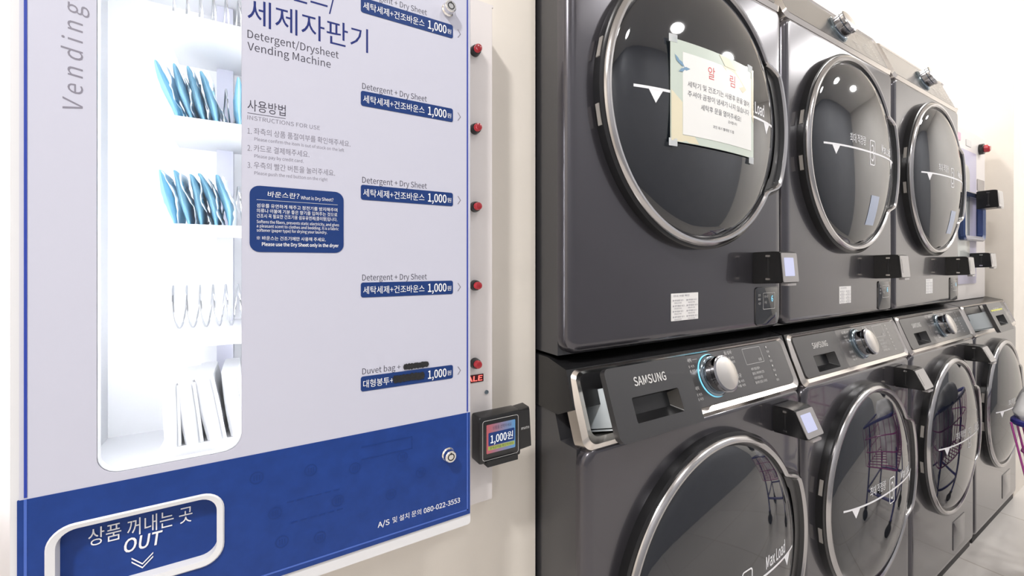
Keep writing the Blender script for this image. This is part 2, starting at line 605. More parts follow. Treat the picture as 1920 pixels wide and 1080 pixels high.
def make_reader(name, label, loc, w, h, d_top, d_bot, bright=True, group=None):
    """card reader standing out from a machine's face; origin at its lower back left corner"""
    t = thing(name, label, 'card reader', loc, group)
    prof = [(0, 0), (-d_bot, 0.004), (-d_top, h - 0.002), (-d_top + 0.012, h), (0, h * 0.98)]
    b = MB()
    bm = bmesh.new()
    L0 = [bm.verts.new((0, y, z)) for y, z in prof]
    L1 = [bm.verts.new((w, y, z)) for y, z in prof]
    bm.faces.new(L0)
    bm.faces.new(L1[::-1])
    for k in range(len(prof)):
        j = (k + 1) % len(prof)
        bm.faces.new((L0[j], L0[k], L1[k], L1[j]))
    bmesh.ops.bevel(bm, geom=bm.edges[:], offset=0.0022, segments=2, affect='EDGES')
    b.from_bm(bm)
    body = b.build('housing', M['black'], t)
    ang = math.atan2(d_top - d_bot, h - 0.006)

    def front(p):   # p = (x, offset outwards, up along the front)
        c, s = math.cos(ang), math.sin(ang)
        return (p[0], -d_bot - p[2] * s - p[1] * c, 0.004 + p[2] * c - p[1] * s)
    H = math.hypot(h - 0.006, d_top - d_bot)

    def plate(x0, x1, z0, z1, r, a, bb):
        return MB().loft([[(x, a, z) for x, z in rrect(x0, x1, z0, z1, r)], [(x, bb, z) for x, z in rrect(x0, x1, z0, z1, r)]]).map(front)
    bz = plate(0.003, w - 0.003, 0.002, H - 0.002, 0.004, -0.002, 0.0015).build('bezel', M['screen_dim'], t)
    plate(w * 0.16, w * 0.72, H * 0.22, H * 0.82, 0.002, 0.001, 0.0022).build('screen', M['screen'] if bright else M['screen_dim'], bz)
    # card slot with two screws on the side
    sl = MB().box(-0.0008, 0.001, -d_top * 0.62, -d_top * 0.56, h * 0.16, h * 0.84).build('card_slot', M['black_matte'], t)
    for z in (h * 0.16, h * 0.86):
        MB().box(-0.0016, 0.001, -d_top * 0.66, -d_top * 0.50, z - 0.0022, z + 0.0022).build('screw', M['chrome'], sl)
    MB().box(w * 0.2, w * 0.7, -d_bot - 0.004, -d_bot + 0.01, -0.002, 0.003).build('card_tray', M['screen_dim'], t)
    return t


def front_skin(x0, x1, z0, z1, depth, r=0.03):
    def lp(ins, y):
        return [(x, y, z) for x, z in rrect(x0 + ins, x1 - ins, z0 + ins, z1 - ins * 0.4, max(0.004, r - ins), 6)]
    return MB().loft([lp(0.0, depth), lp(0.0, depth * 0.6), lp(0.002, depth * 0.36), lp(0.006, depth * 0.16), lp(0.012, 0.0012), lp(0.019, 0.0001), lp(0.022, 0.0), lp(0.032, 0.0)])


def control_panel(parent, y0, z0, height, washer, pulled=0.0, glow=False):
    tm = tilt_map(y0, z0)
    W = BODY_W
    o_out = rrect(0.004, W - 0.004, -0.004, height, 0.018, 8)
    o_mid = rrect(0.012, W - 0.012, 0.004, height - 0.008, 0.016, 8)
    o_in = rrect(0.024, W - 0.022, 0.014, height - 0.012, 0.014, 8)
    fr = MB().loft([[(x, 0.028, z) for x, z in o_out], [(x, 0.004, z) for x, z in o_out], [(x, -0.004, z) for x, z in o_mid],
                    [(x, 0.001, z) for x, z in o_in], [(x, 0.055, z) for x, z in o_in]], False, False).map(tm)
    panel = fr.build('control_panel', M['trim'], parent)
    top = height - 0.0125
    if washer:
        MB().plate(rrect(0.262, W - 0.0225, 0.0145, top, (0.003, 0.014, 0.014, 0.003)), -0.001, 0.02).map(tm).build('control_face', M['panel_dark'], panel)
        MB().plate(rrect(0.0245, 0.2615, 0.0145, top, 0.003), 0.05, 0.055).map(tm).build('drawer_cavity', M['black_matte'], panel)
        n0 = -0.002 - pulled
        z_lo = -0.003 if pulled else 0.0145
        # drawer front, with a hole for the finger recess
        hx0, hx1, hz0, hz1 = 0.094, 0.214, 0.022, 0.064
        x_l = 0.047 if pulled else 0.025
        dr = holed_plate(rrect(x_l, 0.260, z_lo, top, (0.014, 0.004, 0.004, 0.010)), [rrect(hx0, hx1, hz0, hz1, 0.003, 3)], n0, n0 + 0.012).map(tm)
        drawer = dr.build('detergent_drawer', M['drawer_dark'], parent)
        rec = MB()
        a, b = rrect(hx0, hx1, hz0, hz1, 0.003, 3), rrect(hx0 + 0.008, hx1 - 0.010, hz0 + 0.013, hz1 - 0.003, 0.003, 3)
        rec.loft([[(x, n0 + 0.0005, z) for x, z in a], [(x, n0 + 0.020, z) for x, z in b]], False, True).map(tm)
        rec.build('handle_recess', M['black'], drawer)
        MB().text('SAMSUNG', 0.108, 0.190, 0.0815, 0.0145, n0 - 0.0008, bold=0.02).map(tm).build('logo_lettering', M['text_silver'], drawer, fix=False)
        if pulled:
            tr = MB()
            L = 0.085 + pulled * 0.2
            n1 = n0 + 0.012
            tr.rbox(0.060, 0.066, n1, n1 + L, 0.020, 0.088, 0.001)
            tr.rbox(0.245, 0.251, n1, n1 + L, 0.020, 0.088, 0.001)
            tr.rbox(0.060, 0.251, n1, n1 + L, 0.018, 0.024, 0.001)
            tr.rbox(0.150, 0.155, n1 + 0.010, n1 + L, 0.020, 0.080, 0.001)
            tr.map(tm).build('detergent_tray', M['tray'], drawer)
        if pulled > 0.06:
            MB().box(x_l + 0.02, 0.235, n0 - 0.0012, n0, 0.084, 0.090).map(tm).build('yellow_stripe', M['yellow'], drawer)
    else:
        MB().plate(rrect(0.0245, W - 0.0225, 0.0145, top, 0.012), -0.001, 0.02).map(tm).build('control_face', M['panel_dark'], panel)
    # knob
    kx, kz = (0.372, 0.070) if washer else (0.345, 0.068)
    knob = MB().lathe_y(kx, kz, [(0.043, 0.0), (0.043, -0.006), (0.040, -0.009), (0.035, -0.010)]).map(tm).build('knob', M['knob_ring'], panel)
    MB().lathe_y(kx, kz, [(0.0445, -0.001), (0.0445, -0.0025), (0.043, -0.003)], 64).map(tm).build('light_ring', M['ring_glow'] if glow else M['knob_ring'], knob)
    MB().lathe_y(kx, kz, [(0.035, -0.008), (0.035, -0.024), (0.0375, -0.027), (0.0375, -0.034), (0.034, -0.036)]).map(tm).build('knob_grip', M['knob_grip'], knob)
    MB().lathe_y(kx, kz, [(0.0335, -0.0355), (0.031, -0.0370), (0.0, -0.0372)]).map(tm).build('knob_face', M['silver'], knob)
    # lettering round the knob and the display outline
    tx = MB()
    y = -0.0022
    for (a, b, z, s) in ((0.293, 0.319, 0.104, '표준세탁'), (0.293, 0.317, 0.048, '강력세탁'), (0.432, 0.458, 0.106, '울/섬세'), (0.440, 0.468, 0.054, '통살균')):
        if not washer and a < 0.30:
            continue
        tx = MB()
        tx.text(s, a, b, z, 0.008, y, bold=0.02)
        for k in range(2):
            tx.text('이불 셔츠', a + 0.004, b + 0.004, z - 0.011 - 0.009 * k, 0.0055, y)
        if z > 0.1:
            tx.box(b + 0.003, b + 0.018 if a < 0.3 else b + 0.004, y, y + 0.0002, z + 0.004, z + 0.0046)
        tx.map(tm).build('programme_lettering', M['text_silver'], panel, fix=False)
    tx = MB()
    for (a, b, c, d) in ((0.500, 0.572, 0.076, 0.112),):
        o, i = rrect(a, b, c, d, 0.002, 3), rrect(a + 0.0007, b - 0.0007, c + 0.0007, d - 0.0007, 0.0015, 3)
        n = len(o)
        tx.add([(x, y, z) for x, z in o + i], [(k, (k + 1) % n, n + (k + 1) % n, n + k) for k in range(n)])
    tx.map(tm).build('display_outline', M['text_silver'], panel, fix=False)
    tx = MB()
    tx.text('8:88', 0.552, 0.564, 0.080, 0.006, y)
    for k, s in enumerate(('세탁 헹굼 탈수', '물온도 예약세탁 건조', '구김방지 알림음 조절', '통세척 알림 스마트')):
        tx.text(s, 0.510, 0.545 + 0.012 * (k % 2), 0.062 - 0.010 * k, 0.006, y)
    tx.map(tm).build('panel_lettering', M['text_silver'], panel, fix=False)
    tx = MB()
    for k in range(4):
        tx.text('●', 0.596, 0.600, 0.105 - k * 0.022, 0.004, y)
        tx.text('잠금', 0.594, 0.604, 0.094 - k * 0.022, 0.005, y)
    tx.map(tm).build('key_lettering', M['text_silver'], panel, fix=False)
    return panel


def make_dryer(i, label):
    t = thing('clothes_dryer', label, 'dryer', (X_LEFT + i * PITCH, 0.576, 1.007), 'dryers stacked on the washers')
    W = BODY_W
    MB().prism_x([(0.030, 0.0), (0.80, 0.0), (0.80, 0.945), (0.115, 0.945), (0.064, 0.790), (0.030, 0.790)], 0.003, W - 0.003).build('cabinet', M['side_paint'], t)
    front_skin(0, W, 0.004, 0.798, 0.027).build('front_panel', M['paint'], t)
    cp = control_panel(t, 0.0, 0.802, 0.150, False)
    make_door(t, 0.346, 0.4805, True)
    # glass touch display in the lower right corner
    d = MB().plate(rrect(0.566, 0.664, 0.014, 0.106, (0.012, 0.006, 0.004, 0.008)), -0.0025, 0.004, 0.0012).build('touch_display', M['glass_dark'], t)
    tx = MB()
    o, k_ = rrect(0.596, 0.648, 0.052, 0.092, 0.002, 3), rrect(0.597, 0.647, 0.053, 0.091, 0.002, 3)
    n = len(o)
    tx.add([(x, -0.0032, z) for x, z in o + k_], [(k, (k + 1) % n, n + (k + 1) % n, n + k) for k in range(n)])
    for z, s in ((0.084, '건조'), (0.074, '예약'), (0.064, '시간')):
        tx.text(s, 0.575, 0.586, z, 0.006, -0.0032)
    tx.text('온도 시간', 0.602, 0.618, 0.080, 0.006, -0.0032)
    tx.text('구김', 0.602, 0.612, 0.066, 0.006, -0.0032)
    tx.build('display_lettering', M['text_silver'], d, fix=False)
    MB().text('6', 0.632, 0.640, 0.070, 0.014, -0.0034, bold=0.03).build('lit_digit', M['ring_glow'], d, fix=False)
    return t


def make_washer(i, label, pulled=0.0):
    t = thing('washing_machine', label, 'washer', (X_LEFT + i * PITCH, 0.532, 0.0), 'front loading washers on the floor')
    W = BODY_W
    MB().prism_x([(0.022, 0.034), (0.83, 0.034), (0.83, 0.992), (0.112, 0.992), (0.066, 0.860), (0.022, 0.860)], 0.003, W - 0.003).build('cabinet', M['side_paint'], t)
    MB().prism_x([(0.80, 1.0), (0.10, 1.0), (0.046, 0.988), (0.026, 0.925), (0.07, 0.905), (0.80, 0.905)], 0.0, W).build('top_cover', M['black'], t)
    MB().rbox(0.01, W - 0.01, 0.010, 0.80, 0.0, 0.036, 0.004).build('toe_kick', M['black_matte'], t)
    front_skin(0, W, 0.034, 0.8655, 0.0205).build('front_panel', M['paint'], t)
    control_panel(t, 0.0, 0.868, 0.130, True, pulled, i == 0)
    make_door(t, 0.346, 0.541, False)
    # pump filter cover low on the right
    MB().plate(rrect(0.42, 0.56, 0.075, 0.185, 0.006), -0.0018, 0.002, 0.001).build('filter_cover', M['paint'], t)
    return t


dryers = [
    make_dryer(0, 'nearest dark grey dryer with a paper notice taped across its round door'),
    make_dryer(1, 'middle dark grey dryer of the stacked row, between the noticed dryer and the farthest dryer'),
    make_dryer(2, 'farthest dark grey dryer in the upper row, beside the lavender wall unit'),
]
# the sticker on each dryer's face
for d, (x0, x1, z0, z1) in zip(dryers, ((0.266, 0.352, 0.046, 0.102), (0.30, 0.374, 0.046, 0.096), (0.30, 0.37, 0.050, 0.105))):
    s = MB().plate(rrect(x0, x1, z0, z1, 0.001, 2), -0.0008, 0.001).build('instruction_sticker', M['sticker'], d)
    tx = MB()
    for c in range(2):
        for k in range(4):
            xa = x0 + 0.006 + c * (x1 - x0) * 0.5
            z = z1 - 0.016 - k * (z1 - z0) * 0.2
            tx.text('세탁물을 넣고', xa + 0.003, xa + (x1 - x0) * (0.36 + 0.04 * (k % 2)), z, 0.0034, -0.0014)
            tx.text('문을 닫으세요', xa + 0.003, xa + (x1 - x0) * 0.30, z - 0.005, 0.003, -0.0014)
            tx.box(xa - 0.001, xa + 0.001, -0.0014, -0.0012, z, z + 0.003)
    tx.text('안내 사항 확인', x0 + 0.006, x1 - 0.03, z1 - 0.007, 0.004, -0.0014)
    tx.build('sticker_lettering', M['text_grey'], s, fix=False)
# pale blue stickers on the glass of the two farther dryers
for d in dryers[1:]:
    door = [c for c in d.children if c.name.startswith('door')][0]
    sm = MB()
    nx, nz = 8, 8
    for a in range(nx):
        for b in range(nz):
            q = []
            for (i, j) in ((a, b), (a + 1, b), (a + 1, b + 1), (a, b + 1)):
                x, z = 0.010 + 0.062 * i / nx + (0.012 * (j / nz)), -0.205 + 0.085 * j / nz
                q.append((0.346 + x, dome_y(math.hypot(x, z)) - 0.0007, 0.4805 + z))
            sm.add(q, [(0, 1, 2, 3)])
    sm.build('blue_sticker', M['sticker_blue'], door)

washers = [
    make_washer(0, 'nearest dark grey washer, its detergent drawer pulled slightly out beside the silver knob', 0.036),
    make_washer(1, 'second dark grey washer from the cream wall, under the middle dryer', 0.0),
    make_washer(2, 'third dark grey washer from the cream wall, under the farthest dryer', 0.0),
    make_washer(3, 'farthest dark grey washer with drawer pulled out, under the lavender wall unit', 0.065),
]

rd = ['black card reader with pale lit screen above the nearest dryer\'s touch display',
      'black card reader on the face of the middle dryer, lower right of its door',
      'black card reader on the face of the farthest dryer, lower right of its door']
for i, lab in enumerate(rd):
    make_reader('card_reader', lab, (X_LEFT + i * PITCH + (0.556, 0.538, 0.520)[i], 0.576, 1.122), 0.072, 0.076, 0.062, 0.068, i == 0, 'card readers on the dryers')
rw = ['black card reader with tilted lit screen on the nearest washer, under its control panel',
      'black card reader with tilted screen on the second washer from the cream wall',
      'black card reader with tilted screen on the third washer from the cream wall']
for i, lab in enumerate(rw):
    make_reader('card_reader', lab, (X_LEFT + i * PITCH + 0.560, 0.532, 0.785), 0.076, 0.062, 0.046, 0.072, i < 1, 'card readers on the washers')

# the laminated notice taped on the nearest dryer's door
NX, NZ = X_LEFT + 0.346, 1.007 + 0.4805
notice = thing('paper_notice', 'laminated Korean notice with red heading taped on the nearest dryer door', 'notice', (NX - 0.012, 0.5193, NZ + 0.004))


def notice_y(x):
    return -0.0035 + 0.0078 * (x / 0.134) ** 2


def bent(mb, dy=0.0):
    return mb.map(lambda p: (p[0], notice_y(p[0]) + p[1] + dy, p[2]))


def grid(x0, x1, z0, z1, y0, y1, n=14):
    g = MB()
    loops = []
    for k in range(n + 1):
        x = x0 + (x1 - x0) * k / n
        loops.append([(x, y0, z0), (x, y0, z1), (x, y1, z1), (x, y1, z0)])
    return g.loft(loops)


sheet = bent(grid(-0.134, 0.134, -0.095, 0.095, 0, 0.0012)).build('sheet', M['paper_green'], notice)
bent(grid(-0.104, 0.122, -0.080, 0.074, -0.0006, 0.0)).build('sheet_panel', M['paper'], sheet)
for vs, fs in (([(-0.133, -0.0005, -0.094), (-0.060, -0.0005, -0.094), (-0.072, -0.0005, -0.081), (-0.105, -0.0005, -0.081), (-0.105, -0.0005, -0.02), (-0.133, -0.0005, 0.0)], [(0, 1, 2, 3), (0, 3, 4, 5)]),
               ([(0.00, -0.0005, 0.094), (0.03, -0.0005, 0.094), (0.06, -0.0005, 0.075), (0.02, -0.0005, 0.075)], [(0, 1, 2, 3)]),
               ([(0.123, -0.0005, 0.094), (0.133, -0.0005, 0.08), (0.133, -0.0005, -0.02), (0.123, -0.0005, 0.0)], [(0, 1, 2, 3)]),
               ([(0.01, -0.001, 0.074), (0.055, -0.001, 0.074), (0.100, -0.001, 0.045), (0.085, -0.001, 0.035)], [(0, 1, 2, 3)])):
    bent(MB().add(vs, fs)).build('cream_print', M['paper_cream'], sheet, fix=False)
c = MB()
for (x, z, a, l) in ((-0.118, 0.058, -50, 0.022), (-0.108, 0.052, -38, 0.022), (-0.106, 0.040, 25, 0.020), (-0.096, 0.044, 8, 0.022)):
    ca, sa = math.cos(math.radians(a)), math.sin(math.radians(a))
    c.add([(x + ca * u - sa * w, -0.0008, z + sa * u + ca * w) for u, w in ((-l / 2, 0), (0, -0.0035), (l / 2, 0), (0, 0.0035))], [(0, 1, 2, 3)])
bent(c).build('leaf_print', M['paper_blue'], sheet, fix=False)
for ch, xa, xb in (('알', -0.035, -0.014), ('림', 0.036, 0.055)):
    bent(MB().text(ch, xa, xb, 0.038, 0.024, -0.0008, bold=0.015)).build('heading_character', M['text_red'], sheet, fix=False)
c = MB()
c.text('세탁기 및 건조기는 사용후 문을 열어', -0.092, 0.112, 0.0110, 0.0115, -0.0008, bold=0.01)
c.text('주셔야 곰팡이 냄새가 나지 않습니다', -0.092, 0.112, -0.0070, 0.0115, -0.0008, bold=0.01)
c.text('세탁후 문을 열어주세요!', -0.056, 0.078, -0.0270, 0.0115, -0.0008, bold=0.02)
c.text('감사합니다', 0.030, 0.062, -0.038, 0.006, -0.0008)
c.text('코인 워시 빨래방 드림', -0.020, 0.050, -0.056, 0.006, -0.0008)
bent(c).build('body_lettering', M['text_dark'], sheet, fix=False)
c = MB()
for (x, z) in ((-0.128, 0.096), (0.118, 0.096), (0.124, -0.099), (-0.128, -0.096)):
    bent(grid(x - 0.010, x + 0.010, z - 0.008, z + 0.006, -0.0004, 0.0004, 4)).build('clear_tape', M['packet_clear'], notice)

# ---------------------------------------------------------------- the detergent vending machine
VY = 0.558                        # front of its door
vm = thing('vending_machine', 'white and royal blue wall vending machine selling detergent and dry sheets', 'vending machine', (0, 0, 0.80))
VM_Z = -0.80                      # parts are written in room heights


def vbuild(mb, name, material, parent=None, **k):
    if parent is None:
        mb.map(lambda p: (p[0], p[1], p[2] + VM_Z))
        return mb.build(name, material, vm, **k)
    mb.map(lambda p: (p[0], p[1], p[2] + VM_Z))
    return mb.build(name, material, parent, **k)


TOP = 1.5835
# cabinet: flange in front of the wall, lining set into the wall
cab = holed_plate([(-0.235, 0.815), (0.3245, 0.7925), (0.3245, TOP), (-0.235, TOP)], [rrect(-0.175, 0.25, 0.93, 1.545, 0.002, 2)], 0.605, 0.664)
cab.v = [(x, y, 0.7925 if z < 0.9 and abs(z - 0.815) < 0.001 else z) for x, y, z in cab.v]
cab.box(0.3245, 0.3285, 0.612, 0.664, 0.80, 1.585)
cab.box(-0.239, 0.3285, 0.608, 0.664, TOP, TOP + 0.004)
cabinet = vbuild(cab, 'cabinet', M['strip'])
lining = MB()
lining.box(-0.178, 0.253, 0.795, 0.80, 0.927, 1.549)
lining.box(-0.182, -0.177, 0.600, 0.80, 0.927, 1.549)
lining.box(0.252, 0.257, 0.600, 0.80, 0.927, 1.549)
lining.box(-0.178, 0.253, 0.600, 0.80, 0.922, 0.928)
lining.box(-0.178, 0.253, 0.600, 0.80, 1.548, 1.553)
vbuild(lining, 'lining', M['inner_white'], cabinet)
vbuild(MB().box(-0.050, -0.030, 0.755, 0.795, 0.93, 1.547), 'back_post', M['panel'], cabinet)
vbuild(MB().box(-0.172, -0.160, 0.585, 0.597, 0.95, 1.535), 'led_strip', M['led_white'], cabinet)
vbuild(MB().box(0.02, 0.032, 0.585, 0.597, 0.95, 1.535), 'led_strip', M['led_white'], cabinet)
# door: printed panel with window and hatch openings
win = rrect(-0.132, -0.0145, 0.9655, 1.530, 0.017, 8)
hatch_hole = rrect(-0.1625, -0.0345, 0.852, 0.9225, 0.016, 8)
door = vbuild(holed_plate(rrect(-0.1897, 0.2645, 0.795, 1.5560, 0.004, 3), [win, hatch_hole], VY + 0.001, 0.570), 'door', M['white'])
upper = holed_plate([(-0.1835, 0.9565), (-0.0005, 0.9565), (0.2630, 0.9565), (0.2630, 1.5545), (-0.1835, 1.5545)], [rrect(-0.1322, -0.0143, 0.9653, 1.5302, 0.017, 8)], VY - 0.0005, VY + 0.0015)
pan = vbuild(upper, 'printed_panel', M['panel'], door)
vbuild(MB().box(-0.1805, -0.1785, VY - 0.0009, VY, 0.958, 1.5545), 'blue_line', M['blue_line'], door)
vbuild(MB().box(0.2580, 0.2600, VY - 0.0009, VY, 0.958, 1.5545), 'blue_line', M['blue_line'], door)
lower = holed_plate([(-0.1848, 0.8110), (0.2632, 0.8110), (0.2632, 0.9565), (-0.1848, 0.9565)], [rrect(-0.1627, -0.0343, 0.8518, 0.9227, 0.016, 8)], VY - 0.0008, VY + 0.0015)
low = vbuild(lower, 'blue_panel', M['blue'], door)
pl = MB()
yb = VY - 0.0011
pl.box(-0.1805, -0.1785, yb, yb + 0.0003, 0.8185, 0.9565).box(0.2580, 0.2598, yb, yb + 0.0003, 0.8170, 0.9565).box(-0.1805, 0.2598, yb, yb + 0.0003, 0.8168, 0.8185)
vbuild(pl, 'pale_line', M['blue_pale'], low)
for (x, z) in ((0.0, 0.930), (0.055, 0.925), (0.105, 0.915), (0.018, 0.885), (0.085, 0.880), (0.165, 0.915), (0.190, 0.888), (0.150, 0.870), (0.025, 0.850), (0.065, 0.842)):
    em = MB()
    o = [(x + 0.007 * math.cos(a), z + 0.007 * math.sin(a)) for a in [k * math.pi / 8 for k in range(16)]]
    i = [(x + 0.0058 * math.cos(a), z + 0.0058 * math.sin(a)) for a in [k * math.pi / 8 for k in range(16)]]
    em.add([(p, yb, q) for p, q in o + i], [(k, (k + 1) % 16, 16 + (k + 1) % 16, 16 + k) for k in range(16)])
    for k in range(3):
        em.box(x - 0.003 + k * 0.0026, x - 0.002 + k * 0.0026, yb, yb + 0.0002, z - 0.003, z + 0.003)
    vbuild(em, 'embossed_mark', M['blue_emboss'], low, fix=False)
em = MB()
for (x0, x1, z0) in ((0.1126, 0.178, 0.923), (0.1126, 0.178, 0.9385)):
    em.box(x0, x1, yb, yb + 0.0003, z0, z0 + 0.0012)
em.box(0.1775, 0.1787, yb, yb + 0.0003, 0.923, 0.9385)
vbuild(em, 'embossed_outline', M['blue_emboss'], low, fix=False)
for xd, zd in ((0.030, 0.893), (0.034, 0.868)):
    em = MB()
    for k in range(6):
        em.box(xd + k * 0.010, xd + 0.007 + k * 0.010, yb, yb + 0.0003, zd, zd + 0.0012)
    vbuild(em, 'embossed_dashes', M['blue_emboss'], low, fix=False)
vbuild(MB().text('A/S', 0.133, 0.1480, 0.8318, 0.0066, yb, bold=0.004).text('및 설치 문의', 0.1520, 0.1905, 0.8316, 0.0078, yb, bold=0.008).text('080-022-3553', 0.1940, 0.2474, 0.8318, 0.0066, yb, bold=0.004), 'service_lettering', M['text_white'], low, fix=False)
vbuild(MB().plate(rrect(-0.1325, -0.0140, 0.9650, 1.5305, 0.017, 8), VY + 0.0006, VY + 0.0016), 'window_glass', M['glass'], door)
# dispensing hatch
ho, hi = rrect(-0.1672, -0.0300, 0.848, 0.9255, 0.020, 8), rrect(-0.1602, -0.0368, 0.8548, 0.9203, 0.015, 8)
hf = MB().loft([[(x, VY + 0.001, z) for x, z in ho], [(x, VY - 0.0015, z) for x, z in ho], [(x, VY - 0.0028, z) for x, z in rrect(-0.1658, -0.0313, 0.8495, 0.9243, 0.0188, 8)],
                [(x, VY - 0.002, z) for x, z in hi], [(x, VY + 0.014, z) for x, z in hi]], False, False)
frame = vbuild(hf, 'hatch_frame', M['white'], door)
flap = vbuild(MB().plate(hi, VY + 0.010, VY + 0.014), 'hatch_flap', M['blue'], frame)
fl = MB()
yf = VY + 0.0092
fl.text('상품 꺼내는 곳', -0.1405, -0.0590, 0.8945, 0.0172, yf, bold=0.008)
fl.text('OUT', -0.115, -0.0855, 0.8795, 0.0132, yf, shear=0.12, bold=0.012)
for dz in (0.0, 0.0038):
    for (xa, xb) in ((-0.1085, -0.1000), (-0.0915, -0.1000)):
        za, zb = 0.8695 + dz - 0.002, 0.861 + dz - 0.002
        fl.add([(xa, yf, za), (xb, yf, zb), (xb, yf, zb + 0.0016), (xa, yf, za + 0.0016)], [(0, 1, 2, 3)])
vbuild(fl, 'hatch_lettering', M['text_white'], flap, fix=False)
# printed lettering on the upper panel
yt = VY - 0.0006
t1 = MB()
t1.text('세제자판기', -0.0088, 0.1211, 1.4365, 0.0300, yt, bold=0.006)
t1.text('섬유린스/', -0.0088, 0.0835, 1.4760, 0.0300, yt, bold=0.006)
vbuild(t1, 'title_lettering', M['navy_text'], pan, fix=False)
t2 = MB()
t2.text('Detergent/Drysheet', -0.0088, 0.0862, 1.4210, 0.0088, yt, bold=0.0)
t2.text('Vending Machine', -0.0088, 0.0771, 1.4075, 0.0088, yt, bold=0.0)
vbuild(t2, 'subtitle_lettering', M['text_dark'], pan, fix=False)
t2 = MB()
t2.text('사용방법', -0.0088, 0.0287, 1.3400, 0.0130, yt)
t2.box(-0.0088, 0.0287, yt, yt + 0.0002, 1.3372, 1.3378)
vbuild(t2, 'heading_lettering', M['text_dark'], pan, fix=False)
vb = MB()
vb.text('V e n d i n g', 0, 0.102, 0, 0.0138, 0, shear=0.18)
vb.map(lambda p: (-0.1418 - p[2], yt, 1.3125 + p[0]))
vbuild(vb, 'upright_lettering', M['text_grey'], pan, fix=False)
t3 = MB()
t3.text('INSTRUCTIONS FOR USE', -0.0088, 0.0652, 1.3302, 0.0046, yt)
for (z, n, ko, x1, en, x2) in ((1.3145, '1.', '좌측의 상품 품절여부를 확인해주세요.', 0.0999, 'Please confirm the item is out of stock on the left', 0.0924),
                               (1.2955, '2.', '카드로 결제해주세요.', 0.0536, 'Please pay by credit card.', 0.0473),
                               (1.2765, '3.', '우측의 빨간 버튼을 눌러주세요.', 0.082, 'Please push the red button on the right', 0.0735)):
    t3.text(n, -0.0088, -0.0048, z, 0.0062, yt)
    t3.text(ko, -0.0027, x1, z, 0.0076, yt)
    t3.text(en, -0.0022, x2, z - 0.0068, 0.0036, yt)
vbuild(t3, 'instruction_lettering', M['text_grey'], pan, fix=False)
ib = vbuild(MB().plate(rrect(-0.0068, 0.0918, 1.1830, 1.2575, 0.010, 6), VY - 0.0010, VY), 'info_box', M['navy'], door)
t4 = MB()
yi = VY - 0.0013
t4.text('바운스란?', 0.0105, 0.0425, 1.2455, 0.0066, yi, shear=0.1)
t4.text('What is Dry Sheet?', 0.0445, 0.0800, 1.2455, 0.0038, yi)
t4.box(0.0, 0.085, yi, yi + 0.0002, 1.2415, 1.2418)
for k, s in enumerate(('섬유를 유연하게 해주고 정전기를 방지해주며', '의류나 이불에 기분 좋은 향기를 입혀주는 것으로', '건조시 꼭 필요한 건조기용 섬유유연제(종이형)입니다.')):
    t4.text(s, 0.0, 0.0845, 1.2330 - 0.0058 * k, 0.0046, yi, bold=0.012)
for k, (s, x) in enumerate((('Softens the fibers, prevents static electricity, and gives', 0.0865), ('a pleasant scent to clothes and bedding. It is a fabric', 0.086), ('softener (paper type) for drying your laundry.', 0.073))):
    t4.text(s, 0.0, x, 1.2155 - 0.0048 * k, 0.0033, yi)
t4.text('※ 바운스는 건조기에만 사용해 주세요.', 0.0, 0.0715, 1.1965, 0.0046, yi, bold=0.015)
t4.text('Please use the Dry Sheet only in the dryer', 0.005, 0.086, 1.1900, 0.0038, yi, bold=0.012)
vbuild(t4, 'info_lettering', M['text_white'], ib, fix=False)
BARS = (1.4955, 1.3780, 1.2598, 1.1367, 1.0184)
for k, zc in enumerate(BARS):
    bar = vbuild(MB().plate(rrect(0.1122, 0.2366, zc - 0.0094, zc + 0.0094, 0.0028, 4), VY - 0.0010, VY), 'price_label', M['navy'], door)
    tb = MB()
    if k < 4:
        tb.text('세탁세제+건조바운스', 0.1150, 0.1950, zc - 0.0052, 0.0098, yi)
    else:
        tb.text('대형봉투+', 0.1150, 0.1530, zc - 0.0052, 0.0098, yi)
    tb.text('1,000', 0.2000, 0.2268, zc - 0.0052, 0.0108, yi, bold=0.008)
    tb.text('원', 0.2280, 0.2340, zc - 0.0044, 0.0066, yi)
    vbuild(tb, 'price_lettering', M['text_white'], bar, fix=False)
    td = MB()
    if k < 4:
        td.text('Detergent + Dry Sheet', 0.1140, 0.1985, zc + 0.0120, 0.0074, yt, bold=0.0)
    else:
        td.text('Duvet bag +', 0.1140, 0.1625, zc + 0.0120, 0.0074, yt, bold=0.0)
    vbuild(td, 'product_lettering', M['text_dark'], bar, fix=False)
    ch = MB()
    for s in (1, -1):
        ch.add([(0.2435, yt, zc + s * 0.0058), (0.2450, yt, zc + s * 0.0058), (0.2490, yt, zc), (0.2475, yt, zc)], [(0, 1, 2, 3)])
    vbuild(ch, 'arrow_print', M['text_grey'], bar, fix=False)
    if k == 4:
        sc = MB()
        random.seed(9)
        for (xa, xb, z0, hh) in ((0.166, 0.201, zc + 0.0150, 0.0046), (0.152, 0.195, zc + 0.0005, 0.0056)):
            n = 26
            top = [(xa + (xb - xa) * i / n, z0 + hh * (0.7 + 0.3 * random.random()) * (1 if 0 < i < n else 0.3)) for i in range(n + 1)]
            bot = [(xa + (xb - xa) * i / n, z0 - hh * (0.7 + 0.3 * random.random()) * (1 if 0 < i < n else 0.3)) for i in range(n + 1)]
            vs = [(x, yi - 0.0004, z) for x, z in top + bot]
            sc.add(vs, [(i, i + 1, n + 2 + i, n + 1 + i) for i in range(n)])
        vbuild(sc, 'marker_scribble', M['marker'], bar, fix=False)
